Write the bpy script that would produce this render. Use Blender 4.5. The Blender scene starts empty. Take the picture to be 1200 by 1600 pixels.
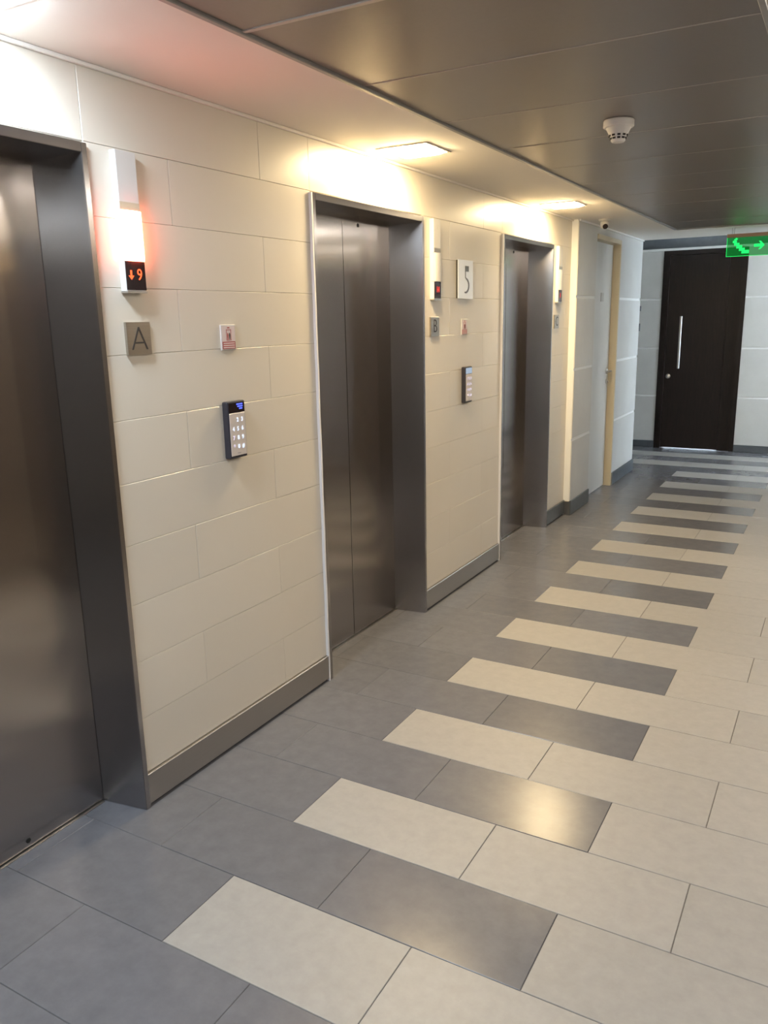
import bpy, bmesh, math, random
from mathutils import Vector, Matrix
random.seed(7)
S = bpy.context.scene
COL = S.collection

# ------------------------------------------------------------------ camera
F_PX = 1258.26
YAW, PITCH, ROLL = 0.51906, -0.234765, -0.020344
fw = Vector((-math.sin(YAW)*math.cos(PITCH), math.cos(YAW)*math.cos(PITCH), math.sin(PITCH)))
rt = Vector((math.cos(YAW), math.sin(YAW), 0)); up = rt.cross(fw)
r2 = rt*math.cos(ROLL)+up*math.sin(ROLL); u2 = up*math.cos(ROLL)-rt*math.sin(ROLL)
cam = bpy.data.objects.new('camera', bpy.data.cameras.new('camera')); COL.objects.link(cam)
M3 = Matrix((r2, u2, -fw)).transposed()
cam.matrix_world = Matrix.Translation((1.9405, 0, 1.6099)) @ M3.to_4x4()
cam.data.sensor_fit = 'HORIZONTAL'; cam.data.sensor_width = 36
cam.data.lens = F_PX/1200*36; cam.data.clip_start = 0.02
S.camera = cam

# ------------------------------------------------------------------ light levels
EXPOSURE = 1.66
WARM, COOL, MILD = (1.0, 0.76, 0.42), (0.74, 0.87, 1.0), (1.0, 0.93, 0.84)
LAMP = 26.0
SKY = (0.70, 0.85, 1.0); SKY_STRENGTH = 7.5
W = bpy.data.worlds.new('world'); S.world = W; W.use_nodes = True
W.node_tree.nodes['Background'].inputs[0].default_value = (*SKY, 1)
W.node_tree.nodes['Background'].inputs[1].default_value = SKY_STRENGTH
vs = S.view_settings
vs.view_transform = 'Standard'; vs.look = 'None'; vs.gamma = 1; vs.use_curve_mapping = False
vs.exposure = EXPOSURE

# ------------------------------------------------------------------ materials
def principled(name, col, rough=.5, metal=0., spec=.5, emit=None, estr=0.):
    m = bpy.data.materials.new(name); m.use_nodes = True
    b = m.node_tree.nodes['Principled BSDF']
    b.inputs['Base Color'].default_value = (*col, 1); b.inputs['Roughness'].default_value = rough
    b.inputs['Metallic'].default_value = metal; b.inputs['Specular IOR Level'].default_value = spec
    if emit:
        b.inputs['Emission Color'].default_value = (*emit, 1); b.inputs['Emission Strength'].default_value = estr
    return m
def emission(name, col, strength):
    m = bpy.data.materials.new(name); m.use_nodes = True; nt = m.node_tree
    nt.nodes.clear(); o = nt.nodes.new('ShaderNodeOutputMaterial'); e = nt.nodes.new('ShaderNodeEmission')
    e.inputs[0].default_value = (*col, 1); e.inputs[1].default_value = strength
    nt.links.new(e.outputs[0], o.inputs[0]); return m
def speckle(m, c0, c1, scale, detail=6, var=.06, bump=0., rvar=0., stretch=(1, 1, 1), rough=None):
    """noise colour between c0 and c1, a small random tint for each object, fine relief"""
    nt = m.node_tree; n = nt.nodes; l = nt.links; b = n['Principled BSDF']
    geo = n.new('ShaderNodeNewGeometry'); mp = n.new('ShaderNodeMapping'); mp.inputs['Scale'].default_value = stretch
    l.new(geo.outputs['Position'], mp.inputs['Vector'])
    t = n.new('ShaderNodeTexNoise'); t.inputs['Scale'].default_value = scale; t.inputs['Detail'].default_value = detail
    t.inputs['Roughness'].default_value = .65
    l.new(mp.outputs[0], t.inputs['Vector'])
    r = n.new('ShaderNodeValToRGB'); r.color_ramp.elements[0].position = .3; r.color_ramp.elements[1].position = .7
    r.color_ramp.elements[0].color = (*c0, 1); r.color_ramp.elements[1].color = (*c1, 1)
    l.new(t.outputs['Fac'], r.inputs[0])
    oi = n.new('ShaderNodeObjectInfo'); mr = n.new('ShaderNodeMapRange')
    mr.inputs['To Min'].default_value = 1-var; mr.inputs['To Max'].default_value = 1+var
    l.new(oi.outputs['Random'], mr.inputs['Value'])
    mx = n.new('ShaderNodeVectorMath'); mx.operation = 'SCALE'
    l.new(r.outputs[0], mx.inputs[0]); l.new(mr.outputs[0], mx.inputs['Scale'])
    l.new(mx.outputs[0], b.inputs['Base Color'])
    if bump:
        bp = n.new('ShaderNodeBump'); bp.inputs['Strength'].default_value = bump; bp.inputs['Distance'].default_value = .002
        l.new(t.outputs['Fac'], bp.inputs['Height']); l.new(bp.outputs[0], b.inputs['Normal'])
    if rvar:
        rr = n.new('ShaderNodeMapRange'); rr.inputs['To Min'].default_value = rough-rvar; rr.inputs['To Max'].default_value = rough+rvar
        l.new(t.outputs['Fac'], rr.inputs['Value']); l.new(rr.outputs[0], b.inputs['Roughness'])
    return m

M = {}
M['tile_light'] = speckle(principled('pale floor tile', (.5, .47, .42), .42), (.325, .313, .292), (.375, .362, .338), 22, var=.05, rvar=.05, rough=.42)
M['tile_dark'] = speckle(principled('slate floor tile', (.1, .1, .1), .25), (.128, .130, .143), (.158, .159, .173), 16, var=.07, rvar=.02, rough=.25)
M['reflected_panel'] = speckle(principled('added brown panel', (.15, .12, .1), .4), (.14, .112, .094), (.18, .148, .126), 5)
M['grout'] = principled('floor grout', (.16, .15, .14), .9)
M['wall_tile'] = speckle(principled('cream wall tile', (.6, .55, .46), .3), (.71, .66, .57), (.73, .68, .59), 2.0, detail=2, var=.02)
M['wall_grout'] = principled('wall grout', (.80, .76, .68), .8)
M['white_panel'] = speckle(principled('white wall panel', (.6, .6, .58), .4), (.60, .59, .56), (.66, .65, .62), 3, var=.02)
M['white_line'] = principled('white joint', (.88, .88, .86), .4)
M['soffit'] = principled('soffit paint', (.84, .80, .74), .7)
M['metal_panel'] = speckle(principled('grey ceiling panel', (.2, .19, .18), .36, .25), (.245, .225, .208), (.265, .245, .228), 60, var=.05, rvar=.03, rough=.36)
M['edge_trim'] = principled('grey edge trim', (.36, .355, .35), .4, .4)
M['slate'] = speckle(principled('slate skirting', (.09, .1, .11), .35), (.075, .085, .095), (.105, .115, .125), 14, var=.04)
M['dark_wood'] = speckle(principled('dark wood', (.02, .012, .009), .35, 0., .25), (.009, .006, .0052), (.018, .0115, .009), 9, stretch=(6, 6, .6), rvar=.05, rough=.36)
def steel(name, c0, c1, rough, aniso, horiz=True):
    m = speckle(principled(name, c0, rough, 1.), c0, c1, 7, detail=8, var=.02, stretch=(1, .25, 40) if horiz else (1, 40, .25), )
    nt = m.node_tree; b = nt.nodes['Principled BSDF']
    tg = nt.nodes.new('ShaderNodeTangent'); tg.direction_type = 'RADIAL'; tg.axis = 'Z'
    nt.links.new(tg.outputs[0], b.inputs['Tangent']); b.inputs['Anisotropic'].default_value = aniso; b.inputs['Anisotropic Rotation'].default_value = 0
    return m
M['steel_door'] = steel('brushed steel door', (.40, .37, .35), (.415, .385, .365), .20, 1.0)
M['steel_frame'] = steel('brushed steel frame', (.40, .38, .375), (.41, .39, .385), .24, .8)
M['steel_skirting'] = steel('steel skirting', (.46, .435, .40), (.48, .455, .42), .30, .4)
M['steel_plain'] = principled('satin steel', (.55, .54, .52), .3, 1.)
M['chrome'] = principled('bright steel', (.75, .75, .75), .18, 1.)
M['handle'] = principled('brushed handle', (.42, .42, .41), .38, 1.)
M['edge_glint'] = principled('pale edge glint', (.50, .47, .44), .5, .2)  # painted glint for the seams of the metal ceiling
M['sealant'] = principled('white sealant', (.82, .80, .80), .5)
M['white_plastic'] = principled('white plastic', (.64, .63, .61), .35)
M['cream_paint'] = principled('cream door paint', (.64, .56, .40), .45)
M['white_paint'] = principled('white door paint', (.68, .69, .68), .4)
M['black_plastic'] = principled('black plastic', (.035, .034, .045), .3)
M['black_glass'] = principled('black display glass', (.022, .014, .016), .12)
M['dark_hole'] = principled('dark recess', (.012, .011, .01), .7)
M['ink'] = principled('dark ink', (.035, .03, .028), .5)
M['grey_ink'] = principled('grey ink', (.16, .16, .17), .35, .5)
M['plate'] = steel('letter plate steel', (.46, .42, .36), (.52, .48, .42), .33, .3)
M['sign_white'] = principled('white sign face', (.86, .89, .93), .12)  # bluish base colour stands in for the window reflected in the sign
M['lamp_frame'] = principled('lamp frame', (.55, .50, .43), .5)
M['lens_on'] = emission('lit hall lantern', (1., .17, .10), 13.)
M['led'] = emission('red led', (1., .10, .03), .9)
M['led_dim'] = emission('red led dim', (1., .05, .03), .7)
M['blue_led'] = emission('blue display', (.10, .14, 1.), .6)
M['key_glow'] = emission('white key backlight', (.72, .80, 1.), .42)
M['key_glow_dim'] = emission('violet key backlight', (.66, .58, .72), .42)
M['pale_display'] = emission('pale display', (.50, .60, .72), .26)
M['keypad_face'] = principled('keypad face', (.68, .62, .58), .3)
M['red_print'] = principled('red print', (.42, .09, .09), .5)
M['pink_print'] = principled('pale print', (.80, .68, .66), .5)
M['notice_white'] = principled('notice panel', (.70, .60, .60), .4)
M['brown_rail'] = principled('brown sign rail', (.38, .24, .17), .45)
M['green_icon'] = emission('green sign icon', (.02, 1., .16), .42)
def acrylic():
    m = bpy.data.materials.new('green edge lit acrylic'); m.use_nodes = True; nt = m.node_tree; nt.nodes.clear()
    o = nt.nodes.new('ShaderNodeOutputMaterial'); mx = nt.nodes.new('ShaderNodeMixShader'); mx.inputs[0].default_value = .45
    t = nt.nodes.new('ShaderNodeBsdfTransparent'); t.inputs[0].default_value = (.72, .95, .76, 1)
    e = nt.nodes.new('ShaderNodeEmission'); e.inputs[0].default_value = (.02, .62, .10, 1); e.inputs[1].default_value = .11
    nt.links.new(t.outputs[0], mx.inputs[1]); nt.links.new(e.outputs[0], mx.inputs[2]); nt.links.new(mx.outputs[0], o.inputs[0])
    return m
M['acrylic'] = acrylic()
def window_glass():
    m = bpy.data.materials.new('window glass'); m.use_nodes = True; nt = m.node_tree; nt.nodes.clear()
    o = nt.nodes.new('ShaderNodeOutputMaterial'); mx = nt.nodes.new('ShaderNodeMixShader'); mx.inputs[0].default_value = .06
    t = nt.nodes.new('ShaderNodeBsdfTransparent'); g = nt.nodes.new('ShaderNodeBsdfGlossy'); g.inputs['Roughness'].default_value = .02
    nt.links.new(t.outputs[0], mx.inputs[1]); nt.links.new(g.outputs[0], mx.inputs[2]); nt.links.new(mx.outputs[0], o.inputs[0])
    return m
M['glass'] = window_glass()
LAMP_MAT = {k: emission('lamp '+k, c, LAMP*s) for k, c, s in (('warm', WARM, 2.6), ('cool', COOL, 2.0), ('mild', MILD, 1.0), ('dim', MILD, .35), ('passage', COOL, .9))}

# ------------------------------------------------------------------ mesh helpers
def link(o, parent=None):
    COL.objects.link(o)
    if parent is not None: o.parent = parent
    return o
def mesh_obj(name, verts, faces, mat, parent=None, smooth=False):
    me = bpy.data.meshes.new(name); me.from_pydata([tuple(v) for v in verts], [], faces)
    me.materials.append(mat)
    bm = bmesh.new(); bm.from_mesh(me); bmesh.ops.recalc_face_normals(bm, faces=bm.faces); bm.to_mesh(me); bm.free()
    if smooth:
        for p in me.polygons: p.use_smooth = True
    return link(bpy.data.objects.new(name, me), parent)
BF = [(0, 3, 2, 1), (4, 5, 6, 7), (0, 1, 5, 4), (1, 2, 6, 5), (2, 3, 7, 6), (3, 0, 4, 7)]
def box(name, x0, x1, y0, y1, z0, z1, mat, parent=None, bev=0., seg=1):
    v = [(x0, y0, z0), (x1, y0, z0), (x1, y1, z0), (x0, y1, z0), (x0, y0, z1), (x1, y0, z1), (x1, y1, z1), (x0, y1, z1)]
    o = mesh_obj(name, v, BF, mat, parent)
    if bev:
        bm = bmesh.new(); bm.from_mesh(o.data)
        bmesh.ops.bevel(bm, geom=bm.edges[:], offset=bev, segments=seg, affect='EDGES', profile=.5)
        bm.to_mesh(o.data); bm.free()
    return o
def prism(name, pts, axis, a0, a1, mat, parent=None, bev=0., smooth=False):
    """extrude a 2D outline along axis: 'x' takes (y, z), 'y' takes (x, z), 'z' takes (x, y)"""
    n = len(pts)
    def P(p, a): return {'x': (a, p[0], p[1]), 'y': (p[0], a, p[1]), 'z': (p[0], p[1], a)}[axis]
    v = [P(p, a0) for p in pts]+[P(p, a1) for p in pts]
    f = [tuple(range(n)), tuple(range(2*n-1, n-1, -1))]+[(i, (i+1) % n, n+(i+1) % n, n+i) for i in range(n)]
    o = mesh_obj(name, v, f, mat, parent, False)
    if bev:
        bm = bmesh.new(); bm.from_mesh(o.data)
        bmesh.ops.bevel(bm, geom=bm.edges[:], offset=bev, segments=2, affect='EDGES'); bm.to_mesh(o.data); bm.free()
    return o
def lathe(name, prof, mat, parent=None, n=28, loc=(0, 0, 0), rot=None, smooth=True):
    v = []; f = []
    for r, z in prof:
        for i in range(n):
            a = 2*math.pi*i/n; v.append((r*math.cos(a), r*math.sin(a), z))
    for j in range(len(prof)-1):
        for i in range(n):
            k = (i+1) % n; f.append((j*n+i, j*n+k, (j+1)*n+k, (j+1)*n+i))
    f.append(tuple(range(n))); f.append(tuple((len(prof)-1)*n+i for i in range(n)))
    o = mesh_obj(name, v, f, mat, parent, False)
    if smooth:
        for p in o.data.polygons: p.use_smooth = len(p.vertices) == 4
        try: o.data.set_sharp_from_angle(angle=math.radians(35))
        except Exception: pass
    o.location = loc
    if rot is not None: o.rotation_euler = rot
    return o
def bar(name, p, q, r, mat, parent=None, n=10):
    p = Vector(p); q = Vector(q); d = q-p
    o = lathe(name, [(r, 0), (r, d.length)], mat, parent, n)
    o.location = p; o.rotation_euler = d.to_track_quat('Z', 'Y').to_euler(); return o
def ribbon(name, pts, widths, x0, x1, mat, parent=None):
    """a stroke in the wall plane (y, z) with its own width at every point, as one connected solid"""
    L = []; R = []
    for i, p in enumerate(pts):
        a = Vector(pts[max(i-1, 0)]); b = Vector(pts[min(i+1, len(pts)-1)]); d = (b-a).normalized(); nn = Vector((-d.y, d.x))
        w = widths[i] if isinstance(widths, (list, tuple)) else widths
        L.append(Vector(p)+nn*w/2); R.append(Vector(p)-nn*w/2)
    n = len(pts); v = []
    for x in (x0, x1):
        v += [(x, q.x, q.y) for q in L]+[(x, q.x, q.y) for q in R]
    f = []
    for i in range(n-1):
        f += [(i, i+1, n+i+1, n+i), (2*n+i, 2*n+i+1, 3*n+i+1, 3*n+i), (i, i+1, 2*n+i+1, 2*n+i), (n+i, n+i+1, 3*n+i+1, 3*n+i)]
    f += [(0, n, 3*n, 2*n), (n-1, 2*n-1, 4*n-1, 3*n-1)]
    return mesh_obj(name, v, f, mat, parent)
WALLROT = Matrix(((0, 0, 1), (1, 0, 0), (0, 1, 0)))      # text x -> +y, text y -> +z, text z -> +x
def glyph(name, s, size, mat, parent, loc, thin=0., sy=1., depth=.0006):
    c = bpy.data.curves.new('text', 'FONT'); c.body = s; c.size = size; c.align_x = 'CENTER'; c.align_y = 'CENTER'
    c.extrude = depth; c.offset = thin; c.resolution_u = 3
    t = bpy.data.objects.new('text', c); COL.objects.link(t)
    dg = bpy.context.evaluated_depsgraph_get(); me = bpy.data.meshes.new_from_object(t.evaluated_get(dg))
    bpy.data.objects.remove(t); bpy.data.curves.remove(c)
    R = WALLROT.to_4x4() @ Matrix.Diagonal((sy, 1, 1, 1))
    me.transform(R); me.materials.clear(); me.materials.append(mat); me.name = name
    o = link(bpy.data.objects.new(name, me), parent); o.location = loc; return o
def tag(o, label=None, cat=None, group=None, kind=None):
    for k, v in (('label', label), ('category', cat), ('group', group), ('kind', kind)):
        if v: o[k] = v
    return o
def thing(name, label, cat, loc, group=None):
    o = bpy.data.objects.new(name, None); o.empty_display_size = .05; link(o); o.location = loc
    return tag(o, label, cat, group)
def dup(root, loc, label, group=None):
    r = root.copy(); COL.objects.link(r); r.location = loc; r['label'] = label
    if group: r['group'] = group
    for ch in list(root.children):
        c = ch.copy(); COL.objects.link(c); c.parent = r
        for g in list(ch.children):
            d = g.copy(); COL.objects.link(d); d.parent = c
    return r
def struct(o, label=None): return tag(o, label, kind='structure')

# ------------------------------------------------------------------ main measures (metres)
XR = 2.2                    # right wall
ZS = 2.325                  # soffit
H = 2.110                   # lift frame height
LIFT_W = .992
LY = [.732, 2.848, 4.946]   # near edge of each lift frame
YW = 6.40; X2 = .055        # where the left wall steps out
YC = 8.62                   # corner of the cross passage
YE = 10.252                 # end wall
YP = 7.75                   # end of the metal ceiling
YB = -3.0
DOOR_X = -.165

# ------------------------------------------------------------------ floor
floor = struct(box('floor', -3.2, 4.7, YB-.2, 12.0, -.16, -.0025, M['grout']), 'slate and pale stone tile floor of the lift lobby with a striped edge')
A0, L0, P0, Y0 = .492, .60, .2985, 1.287
def floor_tile(x0, x1, y0, y1, mat):
    g = .0012 if mat is M['tile_light'] else .0007
    x0 += g; x1 -= g; y0 += g; y1 -= g; c = .0012; zt = random.uniform(-.0003, .0003)
    v = [(x0, y0, -.012), (x1, y0, -.012), (x1, y1, -.012), (x0, y1, -.012),
         (x0, y0, zt-c), (x1, y0, zt-c), (x1, y1, zt-c), (x0, y1, zt-c),
         (x0+c, y0+c, zt), (x1-c, y0+c, zt), (x1-c, y1-c, zt), (x0+c, y1-c, zt)]
    f = [(0, 1, 5, 4), (1, 2, 6, 5), (2, 3, 7, 6), (3, 0, 4, 7), (4, 5, 9, 8), (5, 6, 10, 9), (6, 7, 11, 10), (7, 4, 8, 11), (8, 9, 10, 11), (3, 2, 1, 0)]
    mesh_obj('tile', v, f, mat, floor)
for k in range(-1, 31):
    ya = Y0+P0*(k-1); yb = ya+P0
    odd = k % 2 == 1
    passage = k >= 26
    xmin, xmax = (-1.6, 2.9) if passage else (-.17, XR)
    off = A0 if odd else A0+.3
    j = math.floor((xmin-off)/L0)
    while off+j*L0 < xmax-.001:
        a = max(off+j*L0, xmin); b = min(off+(j+1)*L0, xmax)
        if b-a > .02:
            if odd: light = passage and k >= 27 or a >= A0-.01
            else: light = a >= A0+.9-.01
            floor_tile(a, b, ya, min(yb, YE+.02), M['tile_light' if light else 'tile_dark'])
        j += 1

# ------------------------------------------------------------------ left wall with three lift openings
def comb(y0, y1, z1, openings, name, x0, x1, mat, axis='x'):
    pts = [(y0, 0)]
    for a, b, h in openings: pts += [(a, 0), (a, h), (b, h), (b, 0)]
    pts += [(y1, 0), (y1, z1), (y0, z1)]
    return prism(name, pts, axis, x0, x1, mat)
secs = [(-.1, LY[0]), (LY[0]+LIFT_W, LY[1]), (LY[1]+LIFT_W, LY[2]), (LY[2]+LIFT_W, YW)]
wall_left = []
for i, (a, b) in enumerate(secs):
    wall_left.append(struct(box('wall_left' if i == 0 else 'wall_left.%03d' % i, -.26, -.009, YB if i == 0 else a, b, 0, ZS, M['wall_grout']),
                            ('cream wall before the nearest lift', 'cream tiled wall between the nearest and middle lifts', 'cream tiled wall between the middle and farthest lifts', 'narrow cream wall strip after the farthest lift')[i]))
lintels = []
for y, which in zip(LY, ('nearest', 'middle', 'farthest')):
    lintels.append(struct(box('wall_left_lintel', -.26, -.009, y, y+LIFT_W, H+.0005, ZS, M['wall_grout']), 'cream tiled wall above the %s lift doorway' % which))
struct(box('wall_leak_block', -.40, -.27, YB, YW, 0, ZS, M['dark_hole']))  # unseen backing, added so no sky light leaks through the door gaps
Z0, ZP = .122, .1995
def wall_tile(y0, y1, z0, z1, parent):
    g = .0004; y0 += g; y1 -= g; z0 += g; z1 -= g; c = .0013; x = -.0
    cy, cz = (y0+y1)/2, (z0+z1)/2
    def V(px, py, pz): return (px, py-cy, pz-cz)
    v = [V(-.009, y0, z0), V(-.009, y1, z0), V(-.009, y1, z1), V(-.009, y0, z1), V(x-c, y0, z0), V(x-c, y1, z0), V(x-c, y1, z1), V(x-c, y0, z1),
         V(x, y0+c, z0+c), V(x, y1-c, z0+c), V(x, y1-c, z1-c), V(x, y0+c, z1-c)]
    f = [(0, 1, 5, 4), (1, 2, 6, 5), (2, 3, 7, 6), (3, 0, 4, 7), (4, 5, 9, 8), (5, 6, 10, 9), (6, 7, 11, 10), (7, 4, 8, 11), (8, 9, 10, 11), (3, 2, 1, 0)]
    o = mesh_obj('tile', v, f, M['wall_tile'], parent); o.location = (0, cy, cz)
    o.rotation_euler = (0, random.uniform(-.0035, .0035), random.uniform(-.0016, .0016))
for k in range(11):
    z0 = Z0+ZP*k; z1 = ZS if k == 10 else z0+ZP
    for si, (a, b) in enumerate(secs):
        cut = a+(.805 if k % 2 == 0 else .333)
        ys = [a, cut, b] if cut < b-.04 else [a, b]
        for p, q in zip(ys, ys[1:]): wall_tile(p, q, z0, z1, wall_left[si])
for y, w in zip(LY, lintels): wall_tile(y, y+LIFT_W, Z0+ZP*10, ZS, w)
# steel skirting between the lifts
for i, (a, b) in enumerate(secs):
    s = struct(box('baseboard_left' if i == 0 else 'baseboard_left.%03d' % i, 0, .012, a, b-(.001 if i < 3 else 0), .012, Z0, M['steel_skirting'] if i < 3 else M['slate'], None, .002))

# ------------------------------------------------------------------ stepped-out left wall with the white service door
DW0, DW1, DWH = 6.93, 7.745, 2.262
wall_step = struct(comb(YW, YC, ZS, [(DW0, DW1, DWH)], 'wall_left_end', -.32, X2-.007, M['white_line']), 'white panelled wall beyond the third lift')
GR = .022
def panels(parent, spans, joints, zb, zt, place):
    zs = [zb]+joints+[zt]
    for a, b in spans:
        for i in range(len(zs)-1):
            z0 = zs[i]+(GR/2 if i else 0); z1 = zs[i+1]-(GR/2 if i < len(zs)-2 else 0)
            place(a, b, z0, z1, parent)
J2 = [.628, 1.190, 1.752]
panels(wall_step, [(YW, DW0), (DW1, YC)], J2, .122, ZS-.012,
       lambda a, b, z0, z1, p: box('panel', X2-.007, X2, a, b, z0, z1, M['white_panel'], p, .0012))
box('panel', X2-.007, X2, DW0, DW1, DWH+.001, ZS-.012, M['white_panel'], wall_step, .0012)
box('cornice', X2, X2+.012, YW, YC, ZS-.013, ZS, M['white_line'], wall_step)
struct(box('baseboard_left_end', X2, X2+.012, YW-.012, DW0, .004, .122, M['slate'], None, .002))
bl = struct(box('baseboard_left_end.001', X2, X2+.012, DW1, YC+.012, .004, .122, M['slate'], None, .002))
box('end_cap', X2+.005, X2+.0135, DW1-.004, DW1+.012, .004, .123, M['steel_plain'], bl, .001)
struct(box('baseboard_step', .012, X2, YW-.012, YW, .004, .118, M['steel_skirting'], None, .002))
door_1 = struct(box('door_1', -.05, -.008, DW0+.03, DW1-.033, .008, DWH-.042, M['white_paint'], None, .002), 'plain white service door in a cream frame')
def djamb(y0, y1, z0, z1, n): return box(n, -.07, X2+.004, y0, y1, z0, z1, M['cream_paint'], door_1, .003)
box('door_jamb', -.07, -.012, DW0, DW0+.028, 0, DWH, M['cream_paint'], door_1); djamb(DW1-.03, DW1, 0, DWH, 'door_jamb'); djamb(DW0+.028, DW1-.03, DWH-.04, DWH, 'door_head')
box('name_plate', -.008, -.004, 7.34, 7.43, 1.725, 1.80, M['steel_plain'], door_1, .001)
hd = lathe('handle_rose', [(.024, 0), (.024, .008), (.012, .012), (.010, .045)], M['steel_plain'], door_1, 18, (-.008, DW1-.095, 1.10), (0, math.pi/2, 0))
bar('handle_lever', (0, 0, .042), (0, -.11, .042), .009, M['steel_plain'], hd)
lathe('lock_cylinder', [(.022, 0), (.022, .007), (.010, .010), (.010, .022)], M['steel_plain'], door_1, 18, (-.008, DW1-.095, 1.005), (0, math.pi/2, 0))

# ------------------------------------------------------------------ end wall with the dark wood door
ED0, ED1, EDH = -.052, .864, 2.322
wall_end = struct(comb(-3.2, 4.7, 2.75, [(ED0, ED1, EDH)], 'wall_end', YE+.007, YE+.16, M['white_line'], 'y'), 'white panelled end wall behind the dark wood door')
JE = [.640, 1.206, 1.776]
panels(wall_end, [(-3.0, ED0), (ED1, 4.5)], JE, .085, EDH-.0,
       lambda a, b, z0, z1, p: box('panel', a, b, YE, YE+.007, z0, z1, M['white_panel'], p, .0012))
struct(box('trim_1', -3.0, 4.5, YE-.02, YE+.007, EDH+.001, EDH+.027, M['white_line'], None, .003))
struct(box('trim_2', -3.0, 4.5, YE-.006, YE+.007, EDH+.028, 2.60, M['slate']))
struct(box('baseboard_end', -3.0, ED0-.002, YE-.012, YE, .003, .085, M['slate'], None, .002))
struct(box('baseboard_end.001', ED1+.002, 4.5, YE-.012, YE, .003, .085, M['slate'], None, .002))
door_2 = struct(box('door_2', ED0+.074, ED1-.1925, YE+.03, YE+.072, .006, EDH-.05, M['dark_wood']), 'tall dark wood door with a long steel pull handle')
box('side_leaf', ED1-.191, ED1-.055, YE+.031, YE+.072, .001, EDH-.05, M['dark_wood'], door_2)
prism('door_jamb', [(ED0, YE-.008), (ED0+.073, YE-.008), (ED0+.073, YE+.075), (ED0+.095, YE+.075), (ED0+.095, YE+.12), (ED0, YE+.12)], 'z', 0, EDH, M['dark_wood'], door_2)
prism('door_jamb', [(ED1, YE-.008), (ED1-.053, YE-.008), (ED1-.053, YE+.12), (ED1, YE+.12)], 'z', 0, EDH, M['dark_wood'], door_2)
prism('door_head', [(YE-.008, EDH), (YE-.008, EDH-.048), (YE+.075, EDH-.048), (YE+.075, EDH-.075), (YE+.12, EDH-.075), (YE+.12, EDH)], 'x', ED0+.073, ED1-.053, M['dark_wood'], door_2)
box('meeting_strip', ED1-.215, ED1-.17, YE+.074, YE+.10, .016, EDH-.05, M['dark_wood'], door_2)
ph = box('pull_handle', .172, .198, YE-.035, YE-.015, .966, 1.577, M['handle'], door_2, .004)
for z in (1.06, 1.48): bar('handle_standoff', (.185, YE-.02, z), (.185, YE+.032, z), .008, M['chrome'], ph)
lathe('lock_cylinder', [(.028, 0), (.028, .010), (.012, .016), (.0, .016)], M['steel_plain'], door_2, 20, (.067, YE+.030, .873), (math.pi/2, 0, 0))

# ------------------------------------------------------------------ other shell: right wall, back wall, passage ends, ceilings
wall_right = struct(comb(YB, YC, ZS, [(y, y+LIFT_W, H) for y in LY], 'wall_right', XR, XR+.3, M['wall_tile']))
for y in LY:
    box('door_panel', XR+.165, XR+.2, y, y+LIFT_W/2-.002, 0, H, M['steel_door'], wall_right)
    box('door_panel', XR+.165, XR+.2, y+LIFT_W/2+.002, y+LIFT_W, 0, H, M['steel_door'], wall_right)
ys = [YB]+[v for y in LY for v in (y, y+LIFT_W)]+[YC]
for a, b in zip(ys[::2], ys[1::2]):
    box('panel', XR-.012, XR, a+.002, b-.002, .0, H, M['reflected_panel'], wall_right, .002)  # unseen brown panels, added to darken the reflections in the lift doors
struct(box('wall_back', -.32, XR+.3, YB-.2, YB, 0, 2.6, M['wall_tile']))
struct(box('wall_passage_left', -3.2, -3.0, YC-.2, YE, 0, 2.75, M['white_panel']))
struct(box('wall_passage_near', -3.2, -.32, YC-.2, YC, 0, 2.75, M['white_panel']))
struct(box('wall_passage_near.001', XR+.3, 4.7, YC-.2, YC, 0, 2.75, M['white_panel']))
WY0, WY1, WZ0, WZ1 = YC+.12, YE-.12, .55, 2.45
wr = prism('wall_passage_right', [(YC-.2, 0), (YE, 0), (YE, 2.75), (YC-.2, 2.75), (YC-.2, WZ0), (WY0, WZ0), (WY0, WZ1), (WY1, WZ1), (WY1, WZ0-.001), (YC-.2, WZ0-.001)], 'x', 4.5, 4.7, M['white_panel'])
struct(wr)
win = struct(box('window_1', 4.58, 4.586, WY0, WY1, WZ0, WZ1, M['glass']), 'passage window')
for n, a, b, c, d in (('window_frame', WY0, WY0+.04, WZ0, WZ1), ('window_frame', WY1-.04, WY1, WZ0, WZ1), ('window_frame', WY0+.04, WY1-.04, WZ0, WZ0+.04),
                      ('window_frame', WY0+.04, WY1-.04, WZ1-.04, WZ1), ('mullion', (WY0+WY1)/2-.02, (WY0+WY1)/2+.02, WZ0+.04, WZ1-.04)):
    box(n, 4.555, 4.61, a, b, c, d, M['white_paint'], win)
XS0, XS1 = .512, XR-.512
ceiling = struct(prism('ceiling', [(-.32, YB), (XS0, YB), (XS0, YP), (XS1, YP), (XS1, YB), (XR+.3, YB), (XR+.3, YC+.03), (-.32, YC+.03)], 'z', ZS, ZS+.12, M['soffit']),
                 'cream painted ceiling border around the grey metal panels')
struct(box('ceiling_sky_block', -3.2, 4.7, YB-.2, YE+.16, 2.75, 2.9, M['soffit']))  # unseen cover, added to keep the sky light out
struct(box('ceiling_passage', -3.0, 4.5, YC+.03, YE-.006, 2.60, 2.75, M['soffit']))
PY = [1.808+.5945*i for i in range(-8, 11)]
for a, b in zip(PY, PY[1:]):
    bb = min(b, YP-.006)
    o = box('ceiling_panel', XS0+.012, XS1-.012, a+.002, bb-.002, ZS+.002+random.uniform(0, .0015), ZS+.03, M['metal_panel'], ceiling, .004, 2)
for i, y in enumerate(PY[1:-1]):
    w = .0075 if i == 7 else .0022
    box('edge_glint', XS0+.012, XS1-.012, y-w, y+w, ZS+(-.001 if i == 7 else .0022), ZS+.012, M['edge_glint'], ceiling)  # pale strips stand in for panel edges catching the light
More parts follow.
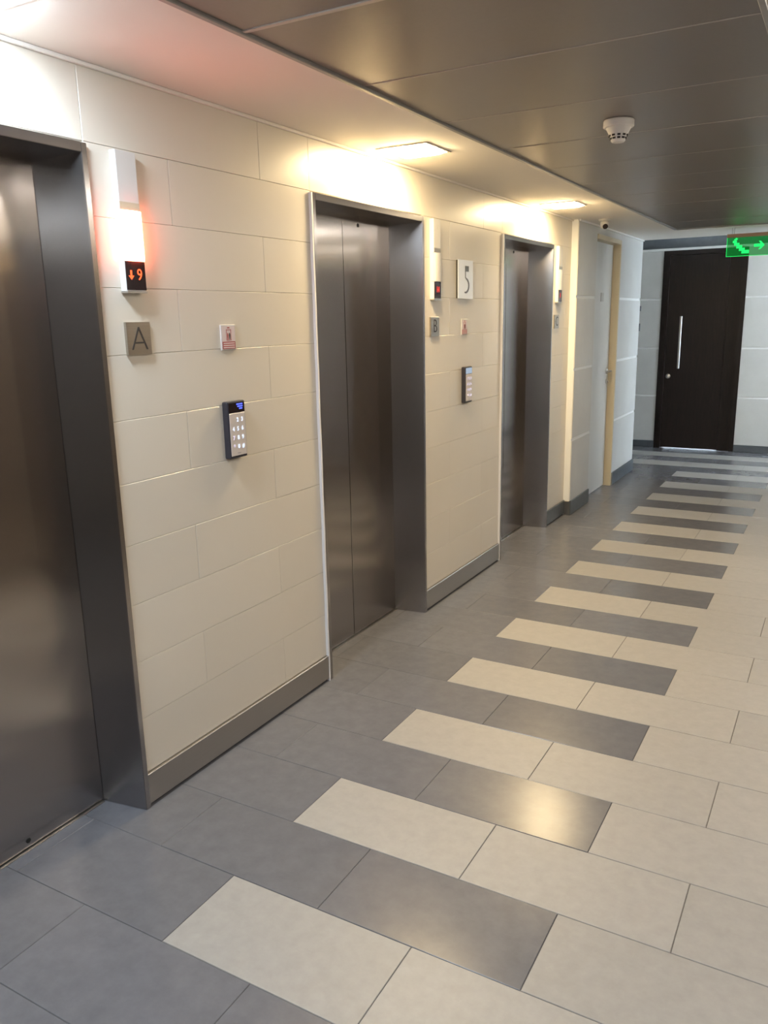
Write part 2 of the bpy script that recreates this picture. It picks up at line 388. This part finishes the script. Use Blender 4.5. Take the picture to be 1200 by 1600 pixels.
for i, (a, b, c, d) in enumerate(((XS0-.004, XS0+.014, YB, YP), (XS1-.014, XS1+.004, YB, YP), (XS0+.014, XS1-.014, YP-.008, YP+.004))):
    struct(box('trim_%d' % (3+i), a, b, c, d, ZS-.006, ZS+.02, M['edge_trim'], None, .002))
struct(box('trim_6', 0.0002, .012, .0, YW, ZS-.012, ZS-.0002, M['soffit'], None, .002))

# ------------------------------------------------------------------ lifts
def make_lift(label):
    t = thing('lift_doorway', label, 'elevator', (0, LY[0], 0), None)
    w = LIFT_W; xf = .014; f0, b0 = .020, .052
    def side(m):
        p = [(xf, 0), (xf, f0), (DOOR_X-.03, b0), (DOOR_X-.03, 0)]
        if m: p = [(x, w-y) for x, y in p]
        return prism('jamb', p, 'z', 0.0, H, M['steel_frame'], t, .0015)
    side(False); side(True)
    prism('header', [(xf, H), (xf, H-.026), (DOOR_X-.03, H-.042), (DOOR_X-.03, H)], 'y', f0, w-f0, M['steel_frame'], t, .0012)
    mid = .502
    box('door_panel', DOOR_X-.03, DOOR_X, b0-.004, mid-.002, .006, H-.036, M['steel_door'], t, .0025)
    dp = box('door_panel', DOOR_X-.03, DOOR_X, mid+.002, w-b0+.004, .006, H-.036, M['steel_door'], t, .0015)
    lathe('keyhole', [(.009, 0), (.009, .002), (.005, .003)], M['dark_hole'], dp, 14, (DOOR_X, .640, 2.05), (0, math.pi/2, 0))
    box('sill', DOOR_X-.03, DOOR_X+.012, b0, w-b0, -.002, .003, M['steel_plain'], t)
    # a wavy bead of white sealant down the near side of the frame
    pts = [(-.005+.0012*math.sin(i*1.7), i*H/24) for i in range(25)]
    ribbon('sealant', pts, .009, .0005, .0135, M['sealant'], t)
    return t
lift_a = make_lift('nearest brushed steel lift doorway, cut off by the left edge, beside the plate reading A')
dp = [c for c in lift_a.children if c.name.startswith('door_panel')][-1]
lift_b = dup(lift_a, (0, LY[1], 0), 'middle brushed steel lift doorway with a seam down its doors, beside the plate reading B')
lift_c = dup(lift_a, (0, LY[2], 0), 'farthest and narrowest looking steel lift doorway, before the white service door')
lathe('scuff_plug', [(.008, 0), (.008, .002), (.004, .003)], M['dark_hole'], dp, 14, (DOOR_X, .645, .03), (0, math.pi/2, 0))

# ------------------------------------------------------------------ hall indicators
def indicator(y, label, lit, digits, led, arrow):
    t = thing('hall_indicator', label, 'floor indicator', (0, y, 1.708))
    d, w = .025, .080
    def P(z0, z1, dd=d): return z0, z1
    prism('housing', [(0, 0), (d, 0), (d, .0895), (.008, .0895), (.008, .2335), (d, .2335), (d, .400), (0, .400)], 'y', 0, w, M['white_plastic'], t, .0015)
    box('grey_band', d, d+.0012, .001, w-.001, .235, .257, M['plate'], t)
    # curved lantern lens below the band
    n = 8; pts = [(.0085, -.002)]+[(d-.004+.016*math.sin(math.pi*(i+.0)/n)**.5, -.002+(w+.010)*i/n) for i in range(n+1)]+[(.0085, w+.008)]
    ln = prism('lantern_lens', pts, 'z', .090, .233, M['lens_on'] if lit else M['white_plastic'], t)
    sc = box('display', d, d+.002, .001, w-.001, .004, .088, M['black_glass'], t)
    if arrow:
        a = prism('down_arrow', [(.021, .034), (.032, .046), (.0245, .046), (.0245, .062), (.0175, .062), (.0175, .046), (.010, .046)], 'x', d+.002, d+.003, led, sc)
    glyph('digit', digits, .048 if len(digits) == 1 else .042, led, sc, (d+.0026, .055 if arrow else .042, .048), 0.0, .95 if len(digits) == 1 else .85)
    box('base_cap', 0, d+.003, 0, w, -.005, -.0003, M['steel_plain'], t)
    return t
indicator(LY[0]+LIFT_W+.091, 'white indicator with glowing orange lantern and red down arrow and 9, beside the nearest lift', True, '9', M['led'], True)
indicator(LY[1]+LIFT_W+.088, 'white unlit indicator showing red 14, beside the middle lift', False, '14', M['led_dim'], False)
indicator(LY[2]+LIFT_W+.088, 'narrow white indicator with red digit, beside the farthest lift', False, '1', M['led_dim'], False)

# ------------------------------------------------------------------ letter plates
def letter_plate(y, ch, label):
    t = thing('letter_plate', label, 'sign', (0, y, 1.517))
    box('plate', 0, .010, 0, .100, 0, .100, M['plate'], t, .001)
    if ch == 'A':
        v = [(.018, .016), (.050, .084), (.082, .016)]
        th = .0058
        pts = [(.016, .016), (.0475, .085), (.0525, .085), (.084, .016), (.0775, .016), (.0685, .036), (.0315, .036), (.0225, .016)]
        pts2 = None
        outer = pts
        prism('letter', [(.016, .016), (.0475, .085), (.0525, .085), (.084, .016), (.0775, .016), (.069, .0345), (.0313, .0345), (.0335, .0395), (.0668, .0395), (.050, .0765), (.0225, .016)], 'x', .010, .0112, M['ink'], t)
    else:
        glyph('letter', ch, .100, M['ink'], t, (.0106, .050, .050), -.0012, .85)
    return t
letter_plate(LY[0]+LIFT_W+.088, 'A', 'square steel plate with a thin letter A below the glowing indicator')
letter_plate(LY[1]+LIFT_W+.080, 'B', 'square steel plate with letter B below the indicator reading 14')
letter_plate(LY[2]+LIFT_W+.070, 'C', 'small steel letter plate beside the farthest lift doorway')

# ------------------------------------------------------------------ notices
def notice(y, label):
    t = thing('lift_notice', label, 'sign', (0, y, 1.514))
    box('backing', 0, .006, 0, .078, 0, .088, M['white_plastic'], t, .001)
    pr = box('print', .006, .0066, .005, .074, .030, .083, M['notice_white'], t)
    def frame(y0, y1, z0, z1, w, m):
        v = []; 
        for x in (.0066, .0071):
            v += [(x, y0, z0), (x, y1, z0), (x, y1, z1), (x, y0, z1), (x, y0+w, z0+w), (x, y1-w, z0+w), (x, y1-w, z1-w), (x, y0+w, z1-w)]
        f = []
        for i in range(4):
            k = (i+1) % 4; f += [(8+i, 8+k, 12+k, 12+i), (i, k, 8+k, 8+i), (4+i, 4+k, 12+k, 12+i)]
        mesh_obj('lift_symbol', v, f, m, pr)
    frame(.027, .053, .034, .072, .002, M['red_print'])
    for yy in (.035, .045):
        prism('figure', [(yy-.002, .037), (yy+.002, .037), (yy+.0035, .053), (yy+.0015, .060), (yy-.0015, .060), (yy-.0035, .053)], 'x', .0066, .0072, M['ink'] if yy > .04 else M['red_print'], pr)
    box('heading', .0066, .0070, .034, .046, .076, .080, M['red_print'], pr)
    bd = box('red_band', .006, .0068, .005, .074, .004, .0295, M['red_print'], t)
    for z in (.022, .0145, .007): box('text_line', .0068, .0072, .009, .070, z, z+.0035, M['pink_print'], bd)
    return t
notice(LY[0]+LIFT_W+.528, 'small white and red lift notice above the dark keypad near the nearest lift')
notice(LY[1]+LIFT_W+.484, 'small faded lift notice below the white number 5 sign')

# ------------------------------------------------------------------ keypads
def keypad(y, label, far):
    t = thing('keypad', label, 'keypad', (0, y, 1.125))
    w, h, d = .098, .208, .026
    box('body', 0, d, 0, w, 0, h, M['black_plastic'], t, .005, 2)
    dsp = box('display', d, d+.0015, .006, w-.006, .168, h-.007, M['pale_display'] if far else M['black_glass'], t)
    if not far:
        for i, (a, b) in enumerate(((.048, .082), (.053, .082), (.062, .080))):
            box('display_text', d+.0015, d+.002, a, b, .1935-i*.008, .1985-i*.008, M['blue_led'], dsp)
    fc = box('key_panel', d, d+.002, .006, w-.006, .010, .165, M['keypad_face'], t, .0008)
    rows = ['123', '456', '789', '*0#']
    for r in range(4):
        for c in range(3):
            if not far and r == 0 and c == 0: continue
            glyph('key', rows[r][c], .021, M['key_glow_dim'] if far or (c == 0 and r > 1) else M['key_glow'], fc, (d+.0024, .024+c*.025, .140-r*.0325), .0006)
    box('maker_strip', d+.002, d+.0024, .040, .058, .018, .0195, M['grey_ink'], fc)
    return t
keypad(LY[0]+LIFT_W+.513, 'black edged keypad with blue display text and glowing white keys', False)
keypad(LY[1]+LIFT_W+.493, 'keypad with pale display on the wall below the number 5 sign', True)

# ------------------------------------------------------------------ number five sign
t = thing('floor_number_sign', 'white square sign with a large grey number 5 between the middle and farthest lifts', 'sign', (0, 4.258, 1.714))
box('plate', .009, .013, 0, .208, 0, .212, M['sign_white'], t, .001)
box('shadow_gap', 0, .009, .003, .205, .003, .209, M['dark_hole'], t)  # dark filler paints the shadow behind the plate
pts = [(.102, .176), (.102, .150), (.102, .118), (.103, .110)]
arc = [(.103+.040*math.sin(a), .0735+.037*math.cos(a)) for a in [math.radians(8+i*14) for i in range(14)]]
pts = [(.099, .176), (.099, .150), (.099, .118)]+[(.099+.047*math.sin(a), .0735+.0385*math.cos(a)) for a in [math.radians(14+i*15) for i in range(13)]]
ribbon('numeral', pts, [.005, .005, .006, .008, .010, .012, .013, .014, .014, .014, .014, .013, .012, .011, .009, .007], .013, .0145, M['grey_ink'], t)
box('numeral_flag', .013, .0146, .0965, .143, .150, .180, M['grey_ink'], t)

# ------------------------------------------------------------------ ceiling lights
def ceiling_light(x, y, kind, label, group=None, z=ZS):
    t = thing('ceiling_light', label, 'ceiling light', (x, y, z), group)
    a, b, th = .122, .110, .004
    v = []
    for z in (0, -th):
        v += [(-a, -a, z), (a, -a, z), (a, a, z), (-a, a, z), (-b, -b, z), (b, -b, z), (b, b, z), (-b, b, z)]
    f = []
    for i in range(4):
        k = (i+1) % 4; f += [(8+i, 8+k, 12+k, 12+i), (i, k, 8+k, 8+i), (4+i, 4+k, 12+k, 12+i), (i, k, 4+k, 4+i)]
    mesh_obj('frame', v, f, M['lamp_frame'], t)
    n = 8; vv = []; ff = []
    for i in range(n+1):
        for j in range(n+1):
            u = -1+2*i/n; w = -1+2*j/n
            vv.append((u*(b-.001), w*(b-.001), -.001-.015*min(1, 3*(1-abs(u))+.2)*min(1, 3*(1-abs(w))+.2)))
    for i in range(n):
        for j in range(n): ff.append((i*(n+1)+j, (i+1)*(n+1)+j, (i+1)*(n+1)+j+1, i*(n+1)+j+1))
    df = mesh_obj('diffuser', vv, ff, LAMP_MAT[kind], t)
    return t
XL = .205
ceiling_light(XL, LY[0]+LIFT_W/2+.03, 'cool', 'bright white square ceiling light above the nearest lift, at the upper left corner')
ceiling_light(XL, LY[1]+LIFT_W/2+.02, 'warm', 'warm square ceiling light above the middle lift')
ceiling_light(XL, LY[2]+LIFT_W/2+.07, 'warm', 'warm square ceiling light above the farthest lift')
for i, y in enumerate([LY[0]-2.107]+LY+[LY[2]+2.107]):
    ceiling_light(XR-XL, y+LIFT_W/2, 'cool' if i == 0 else 'dim' if i == 4 else 'mild', 'square ceiling light over the right hand wall, out of the picture', 'lights over the right wall')
ceiling_light(XL, LY[0]-2.107+LIFT_W/2, 'cool', 'square ceiling light over the left wall behind the viewer, out of the picture')
ceiling_light(1.9, 9.40, 'passage', 'square light added over the cross passage to brighten the end wall, out of the picture', None, 2.60)  # added lamp out of view, raises the light on the end wall

# ------------------------------------------------------------------ smoke detector
t = thing('smoke_detector', 'white cone shaped smoke detector on the grey metal ceiling', 'smoke detector', (1.098, 3.33, ZS+.002))
lathe('base', [(.054, 0), (.057, -.004), (.057, -.024), (.053, -.028), (.0, -.028)], M['white_plastic'], t, 36)
hsg = lathe('sensor_head', [(.047, -.028), (.028, -.064), (.0265, -.074), (.022, -.079), (.0, -.080)], M['white_plastic'], t, 36)
for k in range(10):
    a = 2*math.pi*k/10
    for z, r in ((-.0555, .0335), (-.0655, .0290)):
        o = box('vent_slot', -.0015, .0015, -.0058, .0058, -.0032, .0032, M['dark_hole'], hsg)
        o.location = (r*math.cos(a), r*math.sin(a), z); o.rotation_euler = (0, 0, a)

# ------------------------------------------------------------------ security camera
t = thing('security_camera', 'small white turret camera with a dark lens under the ceiling near the service door', 'camera', (.218, 6.52, ZS))
lathe('mount', [(.046, 0), (.046, -.010), (.038, -.018), (.0, -.018)], M['white_plastic'], t, 28)
prof = [(.034*math.sin(math.radians(a)), .034*math.cos(math.radians(a))) for a in range(0, 181, 15)]
ball = lathe('eyeball', [(max(r, .0005), z) for r, z in prof], M['white_plastic'], t, 24, (0, 0, -.040))
aim = Vector((.35, -.75, -.55)).normalized()
o = lathe('lens', [(.020, 0), (.020, .007), (.016, .009), (.0005, .009)], M['black_glass'], ball, 20, aim*.0285)
o.rotation_euler = aim.to_track_quat('Z', 'Y').to_euler()

# ------------------------------------------------------------------ hanging exit sign
EY = 7.95
t = thing('exit_sign', 'green lit hanging sign with stairs and an arrow, in front of the dark wood door', 'sign', (.918, EY, 2.085))
SW = .40
box('top_rail', 0, SW, -.012, .012, .158, .188, M['brown_rail'], t, .002)
ac = box('sign_panel', .002, SW-.002, -.003, .003, 0, .158, M['acrylic'], t)
for x in (.040, .058, SW-.060): bar('rod', (x, 0, .188), (x, 0, ZS-2.085+.001), .0022, M['steel_plain'], t, 8)
def icon(name, pts): return prism(name, pts, 'y', -.0045, -.0032, M['green_icon'], ac)
st = []
x0, z0, s = .055, .118, .024
pts = [(.050, .132), (.082, .132), (.082, .112), (.104, .112), (.104, .092), (.128, .092), (.128, .070), (.150, .070), (.150, .050), (.186, .050), (.186, .022), (.126, .022), (.126, .044), (.104, .044), (.104, .066), (.082, .066), (.082, .090), (.062, .090), (.062, .112), (.050, .112)]
icon('stairs_symbol', pts)
icon('figure', [(.060, .136), (.070, .133), (.084, .137), (.092, .150), (.084, .147), (.080, .155), (.072, .155), (.070, .146), (.058, .143)])
icon('arrow', [(.222, .072), (.276, .072), (.258, .050), (.274, .050), (.306, .084), (.274, .120), (.258, .120), (.276, .096), (.222, .096)])
for n, a, b, c, d in (('edge_glow', .002, .005, 0, .158), ('edge_glow', .002, SW-.002, 0, .003)):
    box(n, a, b, -.0038, .0038, c, d, M['green_icon'], ac)

# ------------------------------------------------------------------ wall plates at the corner
for z0, z1, lab in ((1.645, 1.705, 'upper dark wall switch on the end wall by the white corner'), (1.41, 1.50, 'lower thin grey plate on the end wall by the white corner')):
    t = thing('wall_switch', lab, 'switch', (-.34, YE, z0))
    box('plate', 0, .055, -.009, 0, 0, z1-z0, M['grey_ink'], t, .002)
    box('rocker', .018, .037, -.012, -.009, .012, z1-z0-.012, M['black_plastic'], t, .001)

# ------------------------------------------------------------------ labels of the remaining setting
SETTING = {
    'baseboard_left': 'steel skirting before the nearest lift', 'baseboard_left.001': 'steel skirting between the nearest and middle lifts',
    'baseboard_left.002': 'steel skirting between the middle and farthest lifts', 'baseboard_left.003': 'slate skirting after the farthest lift',
    'baseboard_left_end': 'slate skirting before the white service door', 'baseboard_left_end.001': 'slate skirting after the white service door',
    'baseboard_step': 'short steel skirting on the wall step', 'baseboard_end': 'slate skirting left of the dark wood door',
    'baseboard_end.001': 'slate skirting right of the dark wood door', 'trim_1': 'white trim above the dark wood door',
    'trim_2': 'slate grey band above the white trim of the end wall', 'trim_3': 'grey edge trim between left soffit and metal ceiling panels',
    'trim_4': 'grey edge trim on the right of the metal ceiling panels', 'trim_5': 'grey edge trim across the far end of the metal panels',
    'trim_6': 'thin cream bead where the left wall meets the soffit', 'wall_right': 'wall facing the lifts', 'wall_back': 'wall behind the viewer',
    'wall_leak_block': 'dark backing added behind the lift doors to stop sky light leaks', 'wall_passage_left': 'left end wall of the cross passage',
    'wall_passage_near': 'near wall of the cross passage on the left', 'wall_passage_near.001': 'near wall of the cross passage on the right',
    'wall_passage_right': 'right end wall of the cross passage with a window', 'ceiling_sky_block': 'slab added above the ceilings to block sky light',
    'ceiling_passage': 'ceiling of the cross passage',
}
for n, lab in SETTING.items(): bpy.data.objects[n]['label'] = lab
